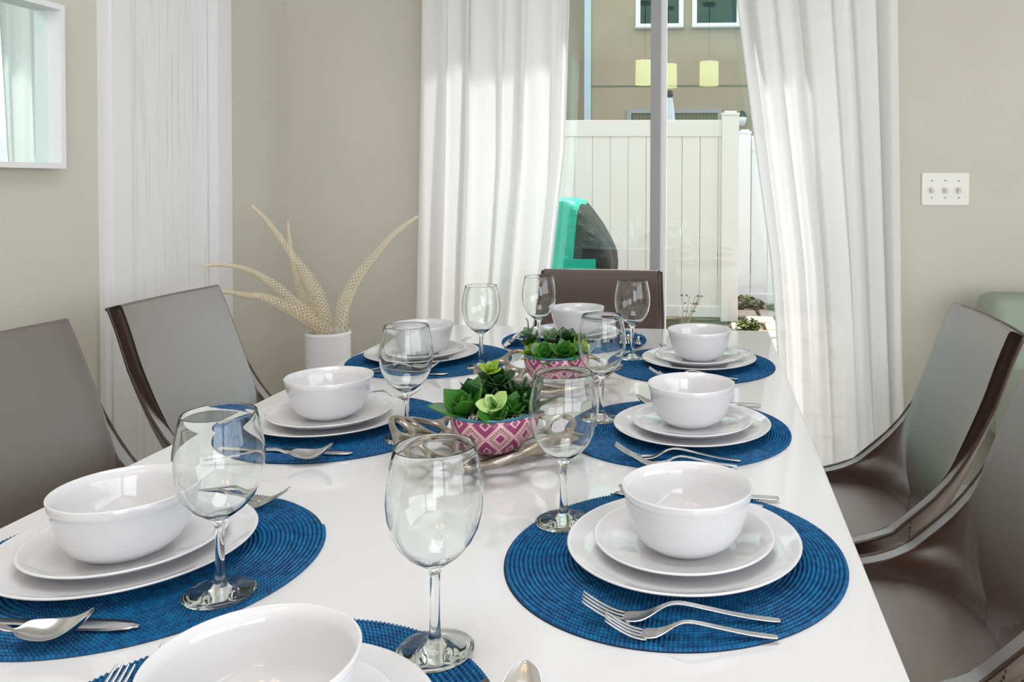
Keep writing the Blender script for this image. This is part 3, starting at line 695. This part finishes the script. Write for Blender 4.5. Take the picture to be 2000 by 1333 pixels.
# ------------------------------------------------------------------ armchair beyond the right chairs
ac = empty('armchair', (1.32, 2.50, 0)); tag(ac, 'sage fabric armchair peeking out behind the far right dining chair', 'armchair')
def cushion(name, a, b, bev, m, par):
    bm = bmesh.new(); box(bm, a, b); bmesh.ops.bevel(bm, geom=bm.edges[:], offset=bev, segments=5, affect='EDGES', profile=.5); return obj(name, bm, m, par, smooth=True)
cushion('backrest', (-.43, .12, .36), (.43, .33, .81), .05, SAGE, ac)
cushion('seat', (-.30, -.38, .14), (.30, .11, .42), .05, SAGE, ac)
for s in (-1, 1): cushion('armrest', (s*.37-.065, -.38, .12), (s*.37+.065, .11, .60), .05, SAGE, ac)
for x in (-.36, .32):
    for y in (-.34, .22): boxo('leg', (x, y, 0), (x+.04, y+.04, .15 if y < 0 else .37), WOOD, ac)

# ------------------------------------------------------------------ pendants behind the camera, unseen ceiling light added as fill
cl = empty('added_ceiling_light', (-.3, .6, H)); tag(cl, 'unseen square flush ceiling light added above the table as fill', 'ceiling light')
boxo('added_light_base', (-.6, -.6, -.045), (.6, .6, 0), WHITE, cl); 
def pendant():
    t = empty('pendant_lamp')
    bm = lathe([(.074, .095), (.076, -.095), (.074, -.095), (.072, .095)], 40, closed=True); obj('lamp_shade', bm, SHADE, t, smooth=True)
    bm = bmesh.new(); bmesh.ops.create_uvsphere(bm, u_segments=16, v_segments=10, radius=.03); obj('bulb', bm, DIFF, t, smooth=True)
    bm = bmesh.new(); tube(bm, [(0, 0, .02), (0, 0, .545)], .003, 8); obj('cord', bm, BLACK, t)
    bm = lathe([(0, .56), (.05, .56), (.05, .54), (0, .535)], 24); obj('canopy', bm, ALU, t)
    return t
pt = pendant(); PL = 'pendant lamps mirrored in the glass door'
for i, (x, y, z, lb) in enumerate(((-.508, -.5, 2.04, 'lit drum pendant lamp mirrored leftmost in the glass door'), (-.336, -.62, 2.04, 'lit drum pendant lamp mirrored in the middle beside the door stile'), (.001, -.5, 2.04, 'lit drum pendant lamp mirrored rightmost in the glass door'))):
    if i == 0: pt.location = (x, y, z); tag(pt, lb, 'pendant lamp', PL)
    else: dup(pt, (x, y, z), 0, label=lb, cat='pendant lamp', group=PL)

# ------------------------------------------------------------------ outside
gd = struct(boxo('ground', (-9, YB+.14, -.2), (12, 15.2, -.1), SOILG))
bmp = None
rnd = random.Random(4)
for iy in range(14):
    y = 3.3+iy*.36
    for ix in range(8):
        x = -.95+ix*.29+(.14 if iy % 2 else 0)
        if y > 6.2 and x < .16: continue
        key = rnd.randrange(3)
        if iy == 0 and ix < 3:
            bm = bmesh.new(); box(bm, (0, 0, 0), (.275-.02*ix, .335-.02*ix, .035)); bmesh.ops.bevel(bm, geom=bm.edges[:], offset=.008, segments=1, affect='EDGES')
            o = obj('paving_stone', bm, STONE, gd, (x, y, -.1)); 
            bmp = (bmp or [])+[o.data]; continue
        me = bmp[key]; o = D.objects.new('paving_stone', me); COL.objects.link(o); o.parent = gd; o.location = (x, y, -.102+rnd.uniform(0, .006)); o.rotation_euler = (0, 0, rnd.uniform(-.02, .02))
# fence
def fence(name, x0, x1, y, top, m, label, bw=.166):
    t = empty(name, ((x0+x1)/2, y, -.1)); tag(t, label, 'fence' if 'fence' in name else 'gate')
    ox = -(x0+x1)/2; me = None; x = x0
    while x < x1-.02:
        wdt = min(bw, x1-x)
        bm = bmesh.new(); box(bm, (.002, -.012, .08), (wdt-.002, .012, top-.1)); bmesh.ops.bevel(bm, geom=bm.edges[:], offset=.003, segments=1, affect='EDGES')
        if me is None or wdt < bw-.01:
            o = obj('board', bm, m, t, (x+ox, 0, 0)); me = o.data if wdt >= bw-.01 else me
        else:
            bm.free(); o = D.objects.new('board', me); COL.objects.link(o); o.parent = t; o.location = (x+ox, 0, 0)
        x += bw
    boxo('top_rail', (x0+ox, -.025, top-.15), (x1+ox, .025, top), m, t, bevel=.004)
    boxo('bottom_rail', (x0+ox, -.025, .03), (x1+ox, .025, .13), m, t, bevel=.004)
    return t, ox
def post(x, y, h, m, label, w_=.077):
    t = empty('fence_post', (x, y, -.1)); tag(t, label, 'fence post')
    boxo('post', (-w_, -w_, 0), (w_, w_, h), m, t, bevel=.006)
    bm = bmesh.new(); box(bm, (-w_-.006, -w_-.006, h), (w_+.006, w_+.006, h+.022)); box(bm, (-w_*.7, -w_*.7, h+.022), (w_*.7, w_*.7, h+.04)); obj('post_cap', bm, m, t)
fence('fence', -2.07+.003, .121, 7.5, 1.84, VINYL, 'cream vinyl privacy fence of vertical boards outside the glass door')
post(.198, 7.5, 1.88, VINYL, 'cream capped fence post, taller one, at the end of the fence')
fence('fence', -4.6, -2.27, 7.5, 1.84, VINYL, 'cream vinyl fence section hidden behind the left curtain')
post(-2.17, 7.5, 1.88, VINYL, 'cream capped fence post hidden behind the left curtain')
post(.370, 8.4, 1.77, VINYLW, 'white capped fence post, lower one, left of the white gate', .06)
fence('gate', .44, 1.55, 8.4, 1.745, VINYLW, 'white vinyl gate of vertical boards beyond the cream fence')
post(1.62, 8.4, 1.77, VINYLW, 'white capped fence post hidden behind the right curtain', .06)
fence('fence', 1.69, 5.6, 8.4, 1.745, VINYLW, 'white vinyl fence section hidden behind the right curtain')
# neighbour building
bd = empty('building', (0, 15, -.1)); tag(bd, 'beige stucco neighbour building with dark windows behind the fence', 'building')
bm = bmesh.new(); box(bm, (-2.17, 0, 0), (9, 6, 6.6)); obj('wall', bm, STUC, bd)
bm = bmesh.new(); box(bm, (-9, 1.2, 0), (-2.29, 6, 6.6)); obj('wing_wall', bm, STUC, bd)
boxo('floor_seam', (-2.17, -.012, 3.03), (9, 0, 3.055), mat('dark_grey_joint', (110, 105, 88), .9), bd)  # narrow dark grey joint strip along the floor line
boxo('downspout', (-2.30, -.02, 0), (-2.175, .08, 6.6), mat('pale_blue_trim', (178, 200, 216), .5), bd)
rf = boxo('roof', (-9.4, -.5, 6.6), (9.4, 6.4, 6.8), mat('roof_grey', (90, 86, 80), .9), bd)
def win(x0, x1, z0, z1, nm='window', fr=.085, pane=PANE, mid=None):
    bm = bmesh.new(); d_ = -.06
    box(bm, (x0, d_, z0), (x0+fr, .02, z1)); box(bm, (x1-fr, d_, z0), (x1, .02, z1)); box(bm, (x0+fr, d_, z0), (x1-fr, .02, z0+fr*.8)); box(bm, (x0+fr, d_, z1-fr), (x1-fr, .02, z1))
    if mid: box(bm, (mid-fr/2, d_, z0+fr*.8), (mid+fr/2, .02, z1-fr))
    f = obj(nm, bm, VINYLW if nm == 'window' else ALU, bd); boxo('pane', (x0+fr, -.015, z0+fr*.8), (x1-fr, -.005, z1-fr), pane, f)
    bm = bmesh.new(); box(bm, (x0-.02, d_-.02, z0-.03), (x1+.02, .02, z0)); obj('sill', bm, ALU, f)
for x0, x1 in ((-1.346, -.469), (-.31, .58), (1.6, 2.5)): win(x0, x1, 4.11, 5.5)
win(-1.50, .245, .15, 2.62, 'patio_door', .08, BLIND, -.66)
bm = bmesh.new()
for k in range(24):
    x = -1.40+k*.066
    if abs(x+.66) > .05: box(bm, (x, -.028, .25), (x+.05, -.018, 2.52))
s_ = obj('blind', bm, BLIND, bd); s_['kind'] = 'stuff'
wl = empty('wall_lantern', (.60, 15, 2.33)); tag(wl, 'white wall lantern with black top beside the fence post', 'lantern')
bm = lathe([(0, -.11), (.06, -.10), (.085, 0), (.09, .06), (0, .06)], 16); obj('shade', bm, VINYLW, wl, (0, -.12, -.03), smooth=True)
bm = lathe([(.095, .03), (.07, .10), (.03, .14), (0, .14), (0, .03)], 16); obj('cap', bm, BLACK, wl, (0, -.12, 0))
boxo('bracket', (-.02, -.1, .03), (.02, 0, .07), BLACK, wl)
# closed umbrella in the neighbour's garden
um = empty('patio_umbrella', (-.50, 10.5, -.1)); tag(um, 'closed pale patio umbrella beyond the fence beside the door stile', 'umbrella')
bm = bmesh.new(); tube(bm, [(0, 0, 0), (0, 0, 2.40)], .02, 10); obj('pole', bm, BLACK, um)
P = []
for k in range(11):
    t = k/10; r = .025+.10*t**.8*(1-.15*t); P.append([((r*(1+.28*math.cos(8*a)))*math.cos(a), (r*(1+.28*math.cos(8*a)))*math.sin(a), 2.36-1.25*t) for a in [2*PI*i/48 for i in range(48)]])
obj('canopy', grid(P, True), UMB, um, smooth=True)
bm = lathe([(.0, 2.46), (.03, 2.45), (.045, 2.40), (.03, 2.36), (0, 2.36)], 12); obj('finial', bm, BLACK, um)
bm = lathe([(.112, 1.80), (.118, 1.80), (.118, 1.84), (.112, 1.84)], 24, closed=True); obj('strap', bm, ALU, um)
bm = lathe([(0, 0), (.25, 0), (.25, .04), (.05, .08), (0, .08)], 24); obj('base', bm, BLACK, um)
# grill under its cover
gr = empty('covered_grill', (-.98, 4.75, -.1)); tag(gr, 'barbecue grill under a black vinyl cover with painted teal reflections outside the glass door', 'grill')
prof = [(.0, .445), (.25, .445), (.5, .43), (.66, .43), (.71, .43), (.75, .44), (.80, .445), (.85, .44), (.93, .40), (1.02, .345), (1.10, .285), (1.155, .24), (1.17, .20)]
P = []
for z, hx in prof:
    row = []
    for k in range(128):
        a = 2*PI*k/128; n = 6; ca, sa = math.cos(a), math.sin(a); r = (abs(ca)**n+abs(sa)**n)**(-1/n)
        wv = 1+.015*math.sin(7*a+z*9)
        row.append((hx*r*ca*wv, (.30-.10*max(0, z-.7))*r*sa*wv, z))
    P.append(row)
bm = grid(P, True); bm.verts.ensure_lookup_table(); bm.faces.new(bm.verts[-128:])
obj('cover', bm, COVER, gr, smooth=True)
# low planting
def leafy(name, loc, R, h, n, mats, label, cat='plant'):
    t = empty(name, loc); tag(t, label, cat, 'low garden plants'); rn_ = random.Random(int(abs(loc[0]*1000)))
    for mi, m_ in enumerate(mats):
        bm = bmesh.new()
        for k in range(n//len(mats)):
            a = rn_.uniform(0, 6.28); r = R*math.sqrt(rn_.random()); z = h*rn_.random()*(1-.5*r/R); s = rn_.uniform(.018, .04)
            M_ = Matrix.Translation((r*math.cos(a), r*.6*math.sin(a), z+.02)) @ Matrix.Rotation(rn_.uniform(0, 6), 4, 'Z') @ Matrix.Rotation(rn_.uniform(-1, 1), 4, 'X')
            vs_ = [bm.verts.new(M_ @ Vector(p)) for p in ((-s, 0, 0), (0, -s*.5, .004), (s, 0, 0), (0, s*.5, .004), (0, 0, -.006))]
            bm.faces.new(vs_[:4]); bm.faces.new((vs_[0], vs_[4], vs_[1])); bm.faces.new((vs_[2], vs_[3], vs_[4]))
        o = obj('foliage', bm, m_, t); o['kind'] = 'stuff'
    bm = bmesh.new()
    for k in range(7):
        a = k*.9; tube(bm, [(0, 0, 0), (.3*R*math.cos(a), .2*R*math.sin(a), h*.5), (.7*R*math.cos(a), .4*R*math.sin(a), h*.8)], .004, 5)
    obj('stems', bm, TWIG, t)
leafy('low_shrub', (.36, 8.05, -.1), .2, .16, 260, (HEDGE, RUST), 'low green and rusty shrub at the foot of the white post')
leafy('low_shrub', (.82, 7.95, -.1), .24, .13, 320, (HEDGE, HEDGE, RUST), 'low yellow-green shrub under the white gate')
leafy('low_shrub', (.335, 6.75, -.1), .10, .16, 160, (HEDGE,), 'small dark green plant between the paving stones')
tw = empty('twiggy_plant', (-.20, 6.45, -.1)); tag(tw, 'sparse twiggy plant with few leaves before the cream fence', 'plant')
rn = random.Random(2)
bm = bmesh.new(); bl = bmesh.new()
for k in range(6):
    a = rn.uniform(-.5, .6); x = 0; path = [Vector((0, 0, 0))]
    for j in range(1, 7): path.append(Vector((path[-1].x+.03*math.sin(a)*(1+.15*j), rn.uniform(-.01, .01), .062*j*(1-.03*abs(a)))))
    tube(bm, path, .003, 5)
    for p in path[2:]:
        s = rn.uniform(.010, .018); M_ = Matrix.Translation(p+Vector((rn.uniform(-.025, .025), 0, 0))) @ Matrix.Rotation(rn.uniform(0, 3), 4, 'Y')
        vs_ = [bl.verts.new(M_ @ Vector(q)) for q in ((-s, 0, 0), (0, -.004, s*.5), (s, 0, 0), (0, .004, -s*.5))]; bl.faces.new(vs_)
obj('stems', bm, TWIG, tw); o = obj('leaves', bl, RUST, tw); o['kind'] = 'stuff'
